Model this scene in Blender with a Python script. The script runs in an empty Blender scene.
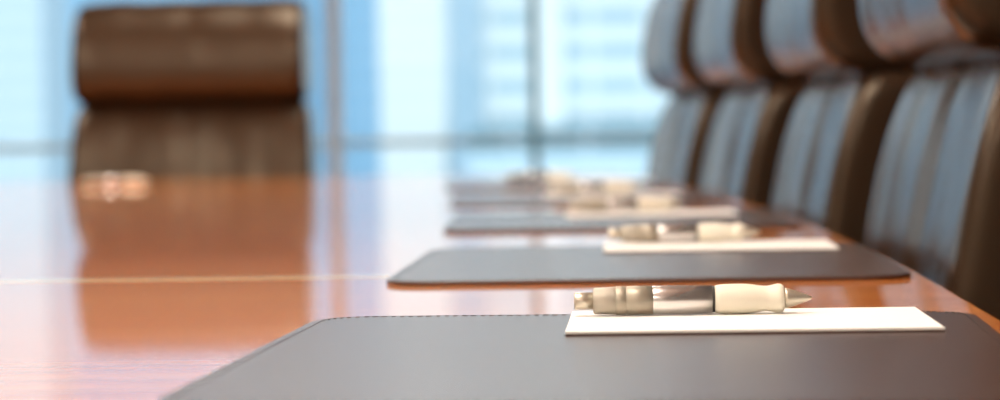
import bpy, bmesh, math, random
from mathutils import Vector, Matrix, noise
random.seed(7)
PI = math.pi
scene = bpy.context.scene
COL = scene.collection
ZT = 0.74                                  # table top height

# ------------------------------------------------------------------ materials
def new_mat(name):
    m = bpy.data.materials.new(name); m.use_nodes = True
    nt = m.node_tree
    return m, nt, nt.nodes['Principled BSDF']

def simple(name, color, rough=0.5, metal=0.0, coat=0.0, coat_r=0.05, bump=0.0, bscale=200, var=0.0, vscale=8, spec=0.5):
    m, nt, b = new_mat(name)
    b.inputs['Base Color'].default_value = (*color, 1)
    b.inputs['Roughness'].default_value = rough
    b.inputs['Metallic'].default_value = metal
    b.inputs['Coat Weight'].default_value = coat
    b.inputs['Coat Roughness'].default_value = coat_r
    b.inputs['Specular IOR Level'].default_value = spec
    tc = nt.nodes.new('ShaderNodeTexCoord')
    if bump:
        n = nt.nodes.new('ShaderNodeTexNoise'); n.inputs['Scale'].default_value = bscale
        n.inputs['Detail'].default_value = 3
        nt.links.new(tc.outputs['Object'], n.inputs['Vector'])
        bp = nt.nodes.new('ShaderNodeBump'); bp.inputs['Strength'].default_value = bump
        bp.inputs['Distance'].default_value = 0.001
        nt.links.new(n.outputs['Fac'], bp.inputs['Height'])
        nt.links.new(bp.outputs['Normal'], b.inputs['Normal'])
    if var:
        n2 = nt.nodes.new('ShaderNodeTexNoise'); n2.inputs['Scale'].default_value = vscale
        n2.inputs['Detail'].default_value = 4
        nt.links.new(tc.outputs['Object'], n2.inputs['Vector'])
        mx = nt.nodes.new('ShaderNodeMix'); mx.data_type = 'RGBA'
        mx.inputs['A'].default_value = (*[c * (1 - var) for c in color], 1)
        mx.inputs['B'].default_value = (*[min(1, c * (1 + var)) for c in color], 1)
        nt.links.new(n2.outputs['Fac'], mx.inputs['Factor'])
        nt.links.new(mx.outputs['Result'], b.inputs['Base Color'])
    return m

def wood(name, c1, c2, scale=(1.2, 26, 26), rough=0.4, coat=1.0, coat_r=0.045):
    m, nt, b = new_mat(name)
    tc = nt.nodes.new('ShaderNodeTexCoord'); mp = nt.nodes.new('ShaderNodeMapping')
    mp.inputs['Scale'].default_value = scale
    nt.links.new(tc.outputs['Object'], mp.inputs['Vector'])
    n = nt.nodes.new('ShaderNodeTexNoise'); n.inputs['Scale'].default_value = 1.6
    n.inputs['Detail'].default_value = 7; n.inputs['Roughness'].default_value = 0.62
    n.inputs['Distortion'].default_value = 0.5
    nt.links.new(mp.outputs['Vector'], n.inputs['Vector'])
    r = nt.nodes.new('ShaderNodeValToRGB')
    r.color_ramp.elements[0].position = 0.32; r.color_ramp.elements[0].color = (*c1, 1)
    r.color_ramp.elements[1].position = 0.72; r.color_ramp.elements[1].color = (*c2, 1)
    nt.links.new(n.outputs['Fac'], r.inputs['Fac'])
    nt.links.new(r.outputs['Color'], b.inputs['Base Color'])
    b.inputs['Roughness'].default_value = rough
    b.inputs['Coat Weight'].default_value = coat
    b.inputs['Coat Roughness'].default_value = coat_r
    b.inputs['Specular IOR Level'].default_value = 0.12
    return m

def emit(name, color, s):
    m = bpy.data.materials.new(name); m.use_nodes = True
    nt = m.node_tree; nt.nodes.clear()
    e = nt.nodes.new('ShaderNodeEmission'); o = nt.nodes.new('ShaderNodeOutputMaterial')
    e.inputs['Color'].default_value = (*color, 1); e.inputs['Strength'].default_value = s
    nt.links.new(e.outputs[0], o.inputs['Surface'])
    return m

def glass_mat():
    m = bpy.data.materials.new('window_glass'); m.use_nodes = True
    nt = m.node_tree; nt.nodes.clear()
    t = nt.nodes.new('ShaderNodeBsdfTransparent'); t.inputs['Color'].default_value = (0.93, 0.985, 1.0, 1)
    g = nt.nodes.new('ShaderNodeBsdfGlossy'); g.inputs['Roughness'].default_value = 0.0
    f = nt.nodes.new('ShaderNodeFresnel'); f.inputs['IOR'].default_value = 1.45
    mx = nt.nodes.new('ShaderNodeMixShader'); o = nt.nodes.new('ShaderNodeOutputMaterial')
    nt.links.new(f.outputs[0], mx.inputs[0]); nt.links.new(t.outputs[0], mx.inputs[1])
    nt.links.new(g.outputs[0], mx.inputs[2]); nt.links.new(mx.outputs[0], o.inputs['Surface'])
    return m

def facade(name, glass, band, floor_h=3.1, frac=0.45, col_w=3.0, col_frac=0.12, off=0.0):
    """storeys of window glass between spandrel bands, with piers"""
    m, nt, b = new_mat(name)
    tc = nt.nodes.new('ShaderNodeTexCoord'); sp = nt.nodes.new('ShaderNodeSeparateXYZ')
    nt.links.new(tc.outputs['Object'], sp.inputs[0])
    def band_of(sock, period, fr, o):
        a = nt.nodes.new('ShaderNodeMath'); a.operation = 'ADD'; a.inputs[1].default_value = o
        nt.links.new(sock, a.inputs[0])
        d = nt.nodes.new('ShaderNodeMath'); d.operation = 'DIVIDE'; d.inputs[1].default_value = period
        nt.links.new(a.outputs[0], d.inputs[0])
        f = nt.nodes.new('ShaderNodeMath'); f.operation = 'FRACT'; nt.links.new(d.outputs[0], f.inputs[0])
        l = nt.nodes.new('ShaderNodeMath'); l.operation = 'LESS_THAN'; l.inputs[1].default_value = fr
        nt.links.new(f.outputs[0], l.inputs[0]); return l.outputs[0]
    h = band_of(sp.outputs['Z'], floor_h, frac, off)
    v = band_of(sp.outputs['X'], col_w, col_frac, 0)
    mxm = nt.nodes.new('ShaderNodeMath'); mxm.operation = 'MAXIMUM'
    nt.links.new(h, mxm.inputs[0]); nt.links.new(v, mxm.inputs[1])
    mx = nt.nodes.new('ShaderNodeMix'); mx.data_type = 'RGBA'
    mx.inputs['A'].default_value = (*glass, 1); mx.inputs['B'].default_value = (*band, 1)
    nt.links.new(mxm.outputs[0], mx.inputs['Factor'])
    nt.links.new(mx.outputs['Result'], b.inputs['Base Color'])
    b.inputs['Roughness'].default_value = 0.5
    return m

M = {}
M['wood'] = wood('lacquered_wood', (0.64, 0.165, 0.024), (0.88, 0.31, 0.060))
M['wood_edge'] = wood('dark_lacquered_wood', (0.22, 0.055, 0.02), (0.34, 0.095, 0.035))
M['inlay'] = simple('pale_inlay', (0.95, 0.74, 0.38), 0.35, coat=1.0, coat_r=0.07, var=0.05)
M['leather'] = simple('brown_leather', (0.032, 0.0175, 0.0095), 0.27, bump=0.15, bscale=260, var=0.18, vscale=5, coat=0.0)
lb = M['leather'].node_tree.nodes['Principled BSDF']; lb.inputs['Specular Tint'].default_value = (1, .80, .60, 1); lb.inputs['Specular IOR Level'].default_value = .55
M['pad'] = simple('desk_pad_leather', (0.062, 0.031, 0.024), 0.27, bump=0.18, bscale=900, var=0.08, vscale=12, spec=0.9)
M['stitch'] = simple('stitching_thread', (0.018, 0.012, 0.009), 0.8, var=0.1, vscale=300)
M['paper'] = simple('white_paper', (0.90, 0.88, 0.84), 0.6, var=0.01, vscale=40)
M['backing'] = simple('brown_card', (0.06, 0.03, 0.02), 0.8, var=0.1, vscale=60)
M['metal'] = simple('champagne_metal', (0.64, 0.58, 0.47), 0.38, metal=0.7, var=0.03, vscale=40)
M['satin'] = simple('satin_collar', (0.50, 0.45, 0.37), 0.5, metal=0.5, bump=0.4, bscale=2500)
M['barrel'] = simple('pewter_barrel', (0.44, 0.39, 0.31), 0.5, metal=0.6, var=0.06, vscale=60)
M['sleeve'] = simple('polished_sleeve', (0.74, 0.71, 0.69), 0.27, metal=0.85, var=0.05, vscale=60)
M['ring'] = simple('dark_ring', (0.05, 0.045, 0.04), 0.4, metal=0.5, var=0.05)
M['grip'] = simple('cream_rubber', (0.79, 0.73, 0.60), 0.5, bump=0.05, bscale=500, var=0.02)
M['chrome'] = simple('chrome', (0.6, 0.6, 0.6), 0.12, metal=1.0, var=0.02)
M['plastic'] = simple('black_plastic', (0.02, 0.02, 0.02), 0.4, var=0.1)
M['carpet'] = simple('dark_carpet', (0.10, 0.075, 0.06), 0.95, bump=0.6, bscale=300, var=0.2, vscale=120)
M['wall'] = simple('warm_wall_paint', (0.78, 0.69, 0.58), 0.8, var=0.03, vscale=3)
M['panel_wall'] = wood('dark_wall_panelling', (0.030, 0.016, 0.009), (0.055, 0.030, 0.017), (14, 14, 0.8), 0.5, 0.1, 0.3)
M['ceiling'] = simple('ceiling_paint', (0.80, 0.77, 0.72), 0.9, var=0.02)
M['frame_pale'] = simple('pale_frame_paint', (0.78, 0.86, 1.0), 0.5, var=0.02)
M['frame_dark'] = simple('teal_grey_frame_metal', (0.26, 0.42, 0.46), 0.5, var=0.04)
M['rail'] = simple('blue_grey_rail_metal', (0.62, 0.75, 0.82), 0.5, var=0.04)
M['glass'] = glass_mat()
M['panel_light'] = emit('warm_light_panel', (1.0, 0.91, 0.80), 12.5)
M['street'] = simple('street_asphalt', (0.35, 0.42, 0.46), 0.9, var=0.2, vscale=0.02)

# ------------------------------------------------------------------ helpers
def link(name, bm, mat, parent=None, smooth=True, loc=None):
    me = bpy.data.meshes.new(name)
    bmesh.ops.recalc_face_normals(bm, faces=bm.faces)
    bm.to_mesh(me); bm.free()
    if smooth:
        for p in me.polygons: p.use_smooth = True
    me.materials.append(mat)
    o = bpy.data.objects.new(name, me); COL.objects.link(o)
    if parent: o.parent = parent
    if loc: o.location = loc
    return o

def thing(name, label, cat, loc=(0, 0, 0), rz=0.0, group=None):
    o = bpy.data.objects.new(name, None); COL.objects.link(o)
    o.empty_display_size = 0.05
    o.location = loc; o.rotation_euler = (0, 0, rz)
    o['label'] = label; o['category'] = cat
    if group: o['group'] = group
    return o

def dup(root, label, loc, rz=0.0):
    r = root.copy(); COL.objects.link(r); r.location = loc; r.rotation_euler = (0, 0, rz)
    r['label'] = label
    for ch in list(root.children):
        c = ch.copy(); COL.objects.link(c); c.parent = r
        for g in list(ch.children):
            d = g.copy(); COL.objects.link(d); d.parent = c
    return r

def struct(o):
    o['kind'] = 'structure'; return o

def box(bm, lo, hi, bev=0.0):
    t = bmesh.new()
    bmesh.ops.create_cube(t, size=1)
    for v in t.verts:
        v.co = Vector([lo[i] + (v.co[i] + 0.5) * (hi[i] - lo[i]) for i in range(3)])
    if bev: bmesh.ops.bevel(t, geom=t.edges[:], offset=bev, segments=2, affect='EDGES', profile=0.5)
    merge(bm, t); return bm

def merge(bm, t):
    me = bpy.data.meshes.new('tmp'); t.to_mesh(me); t.free()
    bm.from_mesh(me); bpy.data.meshes.remove(me)

def boxm(name, lo, hi, mat, parent=None, bev=0.0):
    bm = bmesh.new(); box(bm, lo, hi, bev)
    return link(name, bm, mat, parent, smooth=False)

def cushion(dx, dy, dz, ex=6.0, n=20, fn=None, ey=None):
    """rounded padded block (superellipsoid, half sizes dx dy dz), with a deforming function"""
    bm = bmesh.new()
    bmesh.ops.create_cube(bm, size=2)
    bmesh.ops.subdivide_edges(bm, edges=bm.edges[:], cuts=n, use_grid_fill=True)
    for v in bm.verts:
        c = [math.sin(a * PI / 2) if abs(a) < 1 else a for a in v.co]
        b = ey or ex
        l = ((abs(c[1]) ** b + abs(c[2]) ** b) ** (ex / b) + abs(c[0]) ** ex) ** (1 / ex)
        p = Vector((c[0] / l * dx, c[1] / l * dy, c[2] / l * dz))
        v.co = fn(p) if fn else p
    return bm

def lathe_x(profile, seg=40):
    """surface of revolution about local X; profile = [(x, r), ...]"""
    bm = bmesh.new(); rings = []
    for x, r in profile:
        if r < 1e-6: rings.append([bm.verts.new((x, 0, 0))])
        else: rings.append([bm.verts.new((x, r * math.cos(2 * PI * k / seg), r * math.sin(2 * PI * k / seg))) for k in range(seg)])
    for a, b in zip(rings, rings[1:]):
        for k in range(seg):
            k2 = (k + 1) % seg
            q = [a[k % len(a)], a[k2 % len(a)], b[k2 % len(b)], b[k % len(b)]]
            q = list(dict.fromkeys(q))
            if len(q) > 2: bm.faces.new(q)
    for e in (rings[0], rings[-1]):
        if len(e) > 2: bm.faces.new(e)
    return bm

def lathe_z(profile, seg=28):
    bm = lathe_x(profile, seg)
    bmesh.ops.rotate(bm, verts=bm.verts, cent=(0, 0, 0), matrix=Matrix.Rotation(-PI / 2, 3, 'Y'))
    return bm

def slab(outline, z0, z1, bev):
    """horizontal slab from a closed outline, rounded top and bottom rim (inset rings)"""
    bm = bmesh.new(); n = len(outline)
    P = [Vector((x, y)) for x, y in outline]
    nor = []
    for i in range(n):
        t = (P[(i + 1) % n] - P[i - 1]); t.normalize(); nor.append(Vector((-t.y, t.x)))
    area = sum(P[i].x * P[(i + 1) % n].y - P[(i + 1) % n].x * P[i].y for i in range(n))
    s = 1 if area > 0 else -1
    rows = []
    K = 4
    for k in range(K + 1):
        a = k / K * PI / 2; rows.append((bev * (1 - math.sin(a)), z0 + bev * (1 - math.cos(a))))
    for k in range(K + 1):
        a = k / K * PI / 2; rows.append((bev * (1 - math.cos(a)), z1 - bev * (1 - math.sin(a))))
    rings = [[bm.verts.new((P[i].x + nor[i].x * ins * s, P[i].y + nor[i].y * ins * s, z)) for i in range(n)] for ins, z in rows]
    for a, b in zip(rings, rings[1:]):
        for i in range(n):
            bm.faces.new((a[i], a[(i + 1) % n], b[(i + 1) % n], b[i]))
    bm.faces.new(rings[0]); bm.faces.new(rings[-1])
    return bm

def rrect(w, d, r, seg=8):
    pts = []
    for cx, cy, a0 in ((w / 2 - r, d / 2 - r, 0), (-w / 2 + r, d / 2 - r, PI / 2), (-w / 2 + r, -d / 2 + r, PI), (w / 2 - r, -d / 2 + r, 1.5 * PI)):
        for k in range(seg + 1):
            a = a0 + k / seg * PI / 2
            pts.append((cx + r * math.cos(a), cy + r * math.sin(a)))
    return pts

def flat_shade_caps(o, zn=0.999):
    for p in o.data.polygons:
        if abs(p.normal.z) > zn and len(p.vertices) > 4: p.use_smooth = False

# ------------------------------------------------------------------ room
XL, XR, YB, YW, H = -6.0, 1.75, -4.5, 9.0, 2.8
struct(boxm('floor', (XL, YB, -0.1), (XR, YW + .1, 0.0), M['carpet']))
ceil = struct(boxm('ceiling', (XL, YB, H), (XR, YW + .1, H + .1), M['ceiling']))
struct(boxm('wall_left', (XL - .1, YB, 0), (XL, YW + .1, H), M['wall']))
struct(boxm('wall_right', (XR, YB, 0), (XR + .1, YW + .1, H), M['panel_wall']))
struct(boxm('wall_near', (XL, YB - .1, 0), (XR, YB, H), M['wall']))
struct(boxm('baseboard_right', (XR - .015, YB, 0), (XR, YW, 0.1), M['panel_wall']))
struct(boxm('baseboard_left', (XL, YB, 0), (XL + .015, YW, 0.1), M['frame_pale']))
for ly in (-2.3, 1.2, 4.9):
    for lx in (-3.1, -0.6):
        boxm('light_panel', (lx - .6, ly - .6, H - .012), (lx + .6, ly + .6, H + .002), M['panel_light'], ceil)
struct(boxm('wall_far', (XL, YW - .04, 2.66), (XR, YW + .06, H), M['frame_pale']))

# glazed far wall: one window per bay between mullions
bay = 0.752
edges = [-1.14 + bay * k for k in range(-6, 4)]
edges[0] = XL; edges[-1] = XR
edges.pop(5)                                # one double-width bay behind the end chair
for i in range(len(edges) - 1):
    a, b = edges[i], edges[i + 1]
    w = bpy.data.objects.new('window_%d' % (i + 1), None); COL.objects.link(w); struct(w)
    w.location = ((a + b) / 2, YW, 0)
    hw = (b - a) / 2
    boxm('glass_pane', (-hw + .01, -.004, .06), (hw - .01, .004, 2.66), M['glass'], w)
    dark = abs(a + 0.388) < .01
    boxm('mullion', (-hw - (.015 if dark else .024), -.05, .06), (-hw + (.015 if dark else .024), .05, 2.66), M['frame_dark'] if dark else M['frame_pale'], w, .004)
    boxm('sill_rail', (-hw + .024, -.05, 0), (hw - .024, .05, .06), M['frame_pale'], w, .004)
    boxm('transom_rail', (-hw + .024, -.03, .775), (hw - .024, .03, .80), M['rail'], w, .004)

# ------------------------------------------------------------------ the city beyond the glass
def tower(label, x0, x1, y, mat, z0=-45, z1=60, depth=14):
    t = thing('office_tower', label, 'building', ((x0 + x1) / 2, y, z0))
    hw = (x1 - x0) / 2
    boxm('facade', (-hw, 0, 0), (hw, depth, z1 - z0), mat, t)
    boxm('roof_parapet', (-hw - .3, -.3, z1 - z0), (hw + .3, depth + .3, z1 - z0 + 1.2), M['frame_pale'], t)
    return t
D = 300
def bx(px, d=D): return (px - 638.9) / 2400 * d
tower('pale tower block seen past the left side of the end chair', bx(-60), bx(38), D, facade('pale_facade', (.62, .74, .78), (.74, .83, .86), 3.1, .5))
tower('sky blue glass tower standing behind the high-backed end chair', bx(-120, 360), bx(386, 360), 360, facade('blue_facade', (.27, .50, .68), (.36, .59, .76), 3.6, .4, 5, .2))
tower('slim white tower in the middle of the window view', bx(388), bx(452), D - 10, facade('white_facade', (.84, .87, .85), (.90, .91, .89), 3.1, .5), depth=9)
tower('slim blue glass tower between the white tower and the banded block', bx(440, 350), bx(500, 350), 350, facade('sky_facade', (.48, .64, .74), (.56, .70, .78), 3.3, .4), depth=12)
bb = tower('banded office block with pale storeys beside the dark window mullion', bx(482), bx(700), D, facade('banded_facade', (.48, .62, .67), (.84, .88, .88), 4.3, .5, 6.5, .10, off=0.6))
pw = simple('white_stone', (.93, .95, .93), .7, var=.02, vscale=.2)
cx = (bx(482) + bx(700)) / 2
boxm('corner_pier', (bx(542) - cx, -1.2, 0), (bx(565) - cx, 0, 105), pw, bb)
pod = thing('low_building', 'teal low building along the foot of the banded block', 'building', ((bx(475) + bx(700)) / 2, D - 14, -45))
hw = (bx(700) - bx(475)) / 2
boxm('facade', (-hw, 0, 0), (hw, 12, 45.0 - .1), facade('teal_facade', (.22, .38, .44), (.70, .84, .90), 8.0, .625, 9, .06, off=3.1), pod)
boxm('roof_parapet', (-hw - .2, -.2, 44.9), (hw + .2, 12.2, 45.2), M['rail'], pod)
struct(boxm('ground', (-420, 14, -46), (420, 700, -45), M['street']))

# ------------------------------------------------------------------ conference table (boat shaped)
TX, TY0, TY1 = -0.95, -2.15, 5.55
def edge_x(y): return 0.22 - 0.0195 * (y - 1.72) ** 2
def tangent(y): return math.atan(2 * 0.0155 * (y - 1.70))
table = thing('conference_table', 'long boat-shaped glossy orange-brown wooden conference table', 'table', (TX, 1.7, 0))
def table_outline(inset=0.0, rc=0.10):
    pts = []; N = 60
    ys = [TY0 + rc + inset + (TY1 - TY0 - 2 * rc - 2 * inset) * k / N for k in range(N + 1)]
    right = [(edge_x(y) - inset - TX, y - 1.7) for y in ys]
    def corner(p, sx, sy):
        c = (p[0] - sx * rc, p[1]); out = []
        for k in range(1, 10):
            a = k / 10 * PI / 2; out.append((c[0] + sx * rc * math.cos(a), c[1] + sy * rc * math.sin(a)))
        return out
    pts += right + corner(right[-1], 1, 1)
    left = [(-x, y) for x, y in reversed(right)]
    pts += list(reversed(corner(left[0], -1, 1))) + left + corner(left[-1], -1, -1)
    pts += list(reversed(corner(right[0], 1, -1)))
    return pts
tt = link('tabletop', slab(table_outline(), ZT - .036, ZT, .006), M['wood'], table); flat_shade_caps(tt)
ap = link('apron', slab(table_outline(.10), ZT - .085, ZT - .036, .004), M['wood_edge'], table); flat_shade_caps(ap)
bm = bmesh.new(); box(bm, (-1.05, 1.931 - 1.7 - .016, ZT - .001), (0.96, 1.931 - 1.7 + .016, ZT + .0002))
link('inlay_strip', bm, M['inlay'], table, smooth=False)
for py in (-2.3, 0.0, 2.3):
    p = boxm('pedestal', (-.42, py - .28, .05), (.42, py + .28, ZT - .085), M['wood_edge'], table, .012)
    boxm('plinth', (-.48, py - .34, 0), (.48, py + .34, .05), M['plastic'], p, .008)

# ------------------------------------------------------------------ desk pads
PW, PD, PH = 0.402, 0.470, 0.0038
def make_pad(label, loc, rz):
    t = thing('desk_pad', label, 'desk pad', loc, rz, 'leather desk pads along the right side of the table')
    o = link('mat', slab(rrect(PW, PD, .036, 12), 0, PH, .0008), M['pad'], t); flat_shade_caps(o)
    path = rrect(PW - .013, PD - .013, .030, 24); n = len(path)
    dense = []
    for i in range(n):
        a, b = Vector(path[i]), Vector(path[(i + 1) % n]); L = (b - a).length
        m = max(1, int(L / .0009))
        for k in range(m): dense.append(a.lerp(b, k / m))
    cum = [0.0]
    for i in range(1, len(dense)): cum.append(cum[-1] + (dense[i] - dense[i - 1]).length)
    bm = bmesh.new(); run = []
    def flush(run):
        if len(run) < 2: return
        rows = []
        for i, p in enumerate(run):
            tn = (run[min(i + 1, len(run) - 1)] - run[max(i - 1, 0)]); tn.normalize()
            nn = Vector((-tn.y, tn.x)) * .00055
            rows.append([bm.verts.new((p.x + nn.x, p.y + nn.y, PH - .0002)), bm.verts.new((p.x, p.y, PH + .0004)), bm.verts.new((p.x - nn.x, p.y - nn.y, PH - .0002))])
        for a, b in zip(rows, rows[1:]):
            for k in (0, 1): bm.faces.new((a[k], a[k + 1], b[k + 1], b[k]))
    for p, c in zip(dense, cum):
        if (c % .0056) < .0040: run.append(p)
        else: flush(run); run = []
    flush(run)
    s = link('stitching', bm, M['stitch'], t); s['label'] = 'dark dashed stitching near the rim'
    return t
pads = [  # centre x, near edge y
    ('nearest dark brown leather desk pad with stitched rim', -0.008, 1.016, -0.034),
    ('dark leather desk pad behind the nearest one, second from the front', 0.004, 1.812, 0.003),
    ('blurred leather desk pad third from the front', -0.028, 2.657, 0.04),
    ('blurred leather desk pad fourth from the front', -0.090, 3.470, 0.065),
    ('farthest leather desk pad, at the distant end of the table', -0.165, 4.290, 0.085)]
pad0 = make_pad(pads[0][0], (pads[0][1], pads[0][2] + PD / 2, ZT), pads[0][3])
for lb, x, y, r in pads[1:]:
    dup(pad0, lb, (x, y - .004 + PD / 2, ZT), r)

# ------------------------------------------------------------------ notepads
NW, ND, NH = 0.210, 0.145, 0.0024
ZN = ZT + PH
def make_note(label, loc, rz):
    t = thing('notepad', label, 'notepad', loc, rz, 'white notepads on the desk pads')
    boxm('backing_card', (-NW / 2, -ND / 2, 0), (NW / 2, ND / 2, .0011), M['backing'], t)
    boxm('paper_sheets', (-NW / 2, -ND / 2, .0011), (NW / 2, ND / 2, NH), M['paper'], t)
    return t
notes = [
    ('white notepad in sharp focus on the nearest desk pad', 0.0622, 1.336, 0.0),
    ('white notepad on the second desk pad from the front', 0.0710, 2.150, 0.004),
    ('blurred white notepad on the third desk pad from the front', 0.0125, 2.915, 0.035),
    ('blurred white notepad on the fourth desk pad from the front', -0.044, 3.660, 0.06),
    ('farthest white notepad, on the last desk pad', -0.086, 4.545, 0.085)]
note0 = make_note(notes[0][0], (notes[0][1], notes[0][2] + ND / 2, ZN), notes[0][3])
for lb, x, y, r in notes[1:]:
    dup(note0, lb, (x, y + ND / 2, ZN), r)

# ------------------------------------------------------------------ pens (along local X, push button at the left end)
u = 6.04e-4
PR = 15.0 * u
def prof(pts): return [(x * u, r * u) for x, r in pts]
def make_pen(label, loc, rz):
    t = thing('ballpoint_pen', label, 'pen', loc, rz, 'cream and metal ballpoint pens')
    up = (0, 0, PR)
    ls = [(0, 0), (0, 7.2), (.5, 8.1), (1.4, 8.6), (20, 8.6), (20, 0)]
    link('push_button', lathe_x(prof(ls)), M['metal'], t, loc=up)
    link('collar', lathe_x(prof([(19, 0), (19, 11.6), (20.2, 13), (40.2, 13.8), (41, 13.2), (41, 0)])), M['satin'], t, loc=up)
    b = link('barrel', lathe_x(prof([(41, 0), (41, 13.8), (42, 14.3), (51, 14.3), (51.6, 13.7), (52.6, 13.7), (53.2, 14.3), (78, 14.3), (78, 0)])), M['barrel'], t, loc=up)
    link('sleeve', lathe_x(prof([(78, 0), (78, 14.1), (79, 14.2), (137, 14.1), (137, 0)])), M['sleeve'], t, loc=up)
    link('ring', lathe_x(prof([(137, 0), (137, 13.2), (139.6, 13.2), (139.6, 0)])), M['ring'], t, loc=up)
    g = [(139.6, 0), (139.6, 12.6), (140.6, 13.8), (145, 14.5), (152, 14.9), (160, 15), (169, 15), (176, 14.4), (182, 13.4), (188, 12.6), (192, 12.5), (196, 13.2), (200, 14.3), (203, 14.6), (205.5, 14.3), (207.4, 13.2), (208.6, 11.5), (208.6, 0)]
    link('grip', lathe_x(prof(g)), M['grip'], t, loc=up)
    link('tip', lathe_x(prof([(208.6, 0), (208.6, 9.4), (210, 10.2), (212, 10), (232, 3.2), (233, 2.5), (235.6, 1.6), (236.4, 0)])), M['metal'], t, loc=up)
    return t
ZP = ZN + NH
pens = [
    ('pen with cream grip in sharp focus on the nearest notepad', -0.0406, 1.441, ZP, 0.03),
    ('slightly blurred pen with cream grip on the second notepad from the front', -0.030, 2.275, ZP, -0.01),
    ('blurred pen lying across the third notepad from the front', -0.088, 3.035, ZP, 0.03),
    ('blurred pen lying across the fourth notepad from the front', -0.140, 3.770, ZP, 0.05),
    ('farthest pen, its button end past the left side of the last notepad', -0.264, 4.640, ZP, 0.05),
    ('lone pen on bare wood in front of the end chair', -1.178, 5.02, ZT, 0.0)]
pen0 = make_pen(pens[0][0], pens[0][1:4], pens[0][4])
for lb, x, y, z, r in pens[1:]:
    dup(pen0, lb, (x, y, z), r)

# ------------------------------------------------------------------ chairs (front faces local -Y; y=0 is the back cushion's face at table height)
def make_chair(label, loc, rz):
    t = thing('executive_chair', label, 'chair', loc, rz, 'brown leather executive chairs around the table')
    rec = math.tan(math.radians(11))
    def wr(p, s, a):
        return noise.noise(Vector((p.x * s * 3 + 3, p.z * s + a, p.y * 4))) 
    # backrest: two padded panels with a centre crease, side bolsters come forward
    def fb(p):
        hw = 0.297 - 0.012 * (p.z / .25)
        x = p.x / 0.297 * hw
        y = p.y
        if p.y < 0:
            y += .013 * math.exp(-(x / .016) ** 2)
            y += .0012 * math.exp(-((abs(x) - .14) / .02) ** 2)
            y += .0035 * wr(p, 9, 2)
        y -= .014 * (x / .28) ** 2
        z = p.z + .68
        return Vector((x, y + .075 + (z - ZT) * rec, z))
    link('backrest', cushion(.297, .078, .252, 12, 36, fb, 4.5), M['leather'], t)
    # headrest: thick roll overhanging the backrest
    def fh(p):
        x, y, z = p
        k = z / .118
        if y < 0: y *= 1.0 + .18 * (1 - k) * .5
        y -= .012 * (x / .27) ** 2
        y += .0014 * wr(p, 7, 9)
        if p.y < 0: y += .004 * math.exp(-(x / .012) ** 2)
        x *= 1 - .012 * k
        z += 1.040 + .0025 * wr(Vector((p.x, 0, p.x)), 5, 1)
        return Vector((x, y + .070 + .013 + (z - .93) * rec * .5, z))
    link('headrest', cushion(.280, .095, .128, 13, 36, fh, 2.7), M['leather'], t)
    def fs(p):
        return Vector((p.x, p.y - .27, p.z + .45 + .012 * math.cos(p.x * 5) - .02 * max(0, -p.y / .26) ** 2))
    link('seat', cushion(.265, .285, .058, 5, 16, fs), M['leather'], t)
    link('gas_post', lathe_z([(.07, 0), (.07, .035), (.25, .035), (.25, .022), (.385, .022), (.39, .09), (.40, .09), (.40, 0)]), M['chrome'], t, loc=(0, -.25, 0))
    for k in range(5):
        a = k * 2 * PI / 5 + .3
        bm = bmesh.new(); box(bm, (.02, -.022, .072), (.30, .022, .10), .006)
        for v in bm.verts:
            if v.co.x > .2: v.co.z -= .014; v.co.y *= .7
        bmesh.ops.rotate(bm, verts=bm.verts, cent=(0, 0, 0), matrix=Matrix.Rotation(a, 3, 'Z'))
        lg = link('leg', bm, M['chrome'], t, loc=(0, -.25, 0))
        cb = lathe_x([(-.022, 0), (-.022, .024), (-.018, .028), (-.006, .028), (-.004, .02), (.004, .02), (.006, .028), (.018, .028), (.022, .024), (.022, 0)], 20)
        bmesh.ops.rotate(cb, verts=cb.verts, cent=(0, 0, 0), matrix=Matrix.Rotation(a + PI / 2, 3, 'Z'))
        bmesh.ops.translate(cb, verts=cb.verts, vec=(.285 * math.cos(a), .285 * math.sin(a), .028))
        link('caster', cb, M['plastic'], lg)
    return t
chair0 = make_chair('brown leather executive chair at the far end of the table, facing the camera', (-1.074, 5.68, 0), 0.0)
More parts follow.
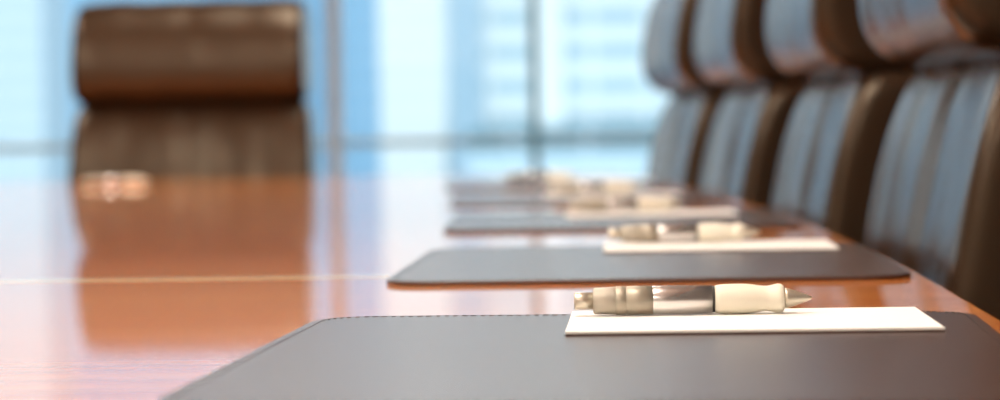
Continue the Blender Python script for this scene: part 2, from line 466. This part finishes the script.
row = [
    ('nearest of the leather chairs along the right side of the table', 0.278, 2.42, 2.6),
    ('second nearest leather chair on the right side of the table', 0.222, 3.25, 3.3),
    ('third leather chair from the front on the right side of the table', 0.146, 4.08, 5.0),
    ('farthest leather chair on the right side, against the window', 0.060, 4.90, 7.0)]
for lb, x, y, a in row:
    dup(chair0, lb, (x, y, 0), math.radians(-90 + a))

# ------------------------------------------------------------------ daylight and lamps
w = bpy.data.worlds.new('sky'); scene.world = w; w.use_nodes = True
nt = w.node_tree; bg = nt.nodes['Background']
tc = nt.nodes.new('ShaderNodeTexCoord'); sp = nt.nodes.new('ShaderNodeSeparateXYZ')
nt.links.new(tc.outputs['Generated'], sp.inputs[0])
rp = nt.nodes.new('ShaderNodeValToRGB')
rp.color_ramp.elements[0].position = 0.0; rp.color_ramp.elements[0].color = (.90, .97, 1.0, 1)
rp.color_ramp.elements[1].position = 0.6; rp.color_ramp.elements[1].color = (.66, .82, 1.0, 1)
nt.links.new(sp.outputs['Z'], rp.inputs['Fac']); nt.links.new(rp.outputs['Color'], bg.inputs['Color'])
bg.inputs['Strength'].default_value = 1.25
s = bpy.data.lights.new('sun', 'SUN'); s.energy = 1.1; s.angle = .02; s.color = (1, .97, .92)
so = bpy.data.objects.new('sun', s); COL.objects.link(so)
so.rotation_euler = Vector((0.35, 0.75, -0.55)).to_track_quat('-Z', 'Y').to_euler()

# ------------------------------------------------------------------ camera
F = 2400.0
cam = bpy.data.cameras.new('camera'); co = bpy.data.objects.new('camera', cam); COL.objects.link(co)
cam.sensor_width = 36; cam.lens = 36 * F / 1000; cam.clip_start = .02; cam.clip_end = 2000
co.location = (0, 0, ZT + .125)
co.rotation_mode = 'QUATERNION'
co.rotation_quaternion = (Matrix.Rotation(140 / F, 3, 'Z') @ Matrix.Rotation(PI / 2 - 80 / F, 3, 'X') @ Matrix.Rotation(-.017, 3, 'Z')).to_quaternion()
cam.dof.use_dof = True; cam.dof.focus_distance = 1.49; cam.dof.aperture_fstop = 5.5
scene.camera = co

vs = scene.view_settings
vs.view_transform = 'Standard'; vs.look = 'None'; vs.gamma = 1; vs.use_curve_mapping = False
vs.exposure = 0.15
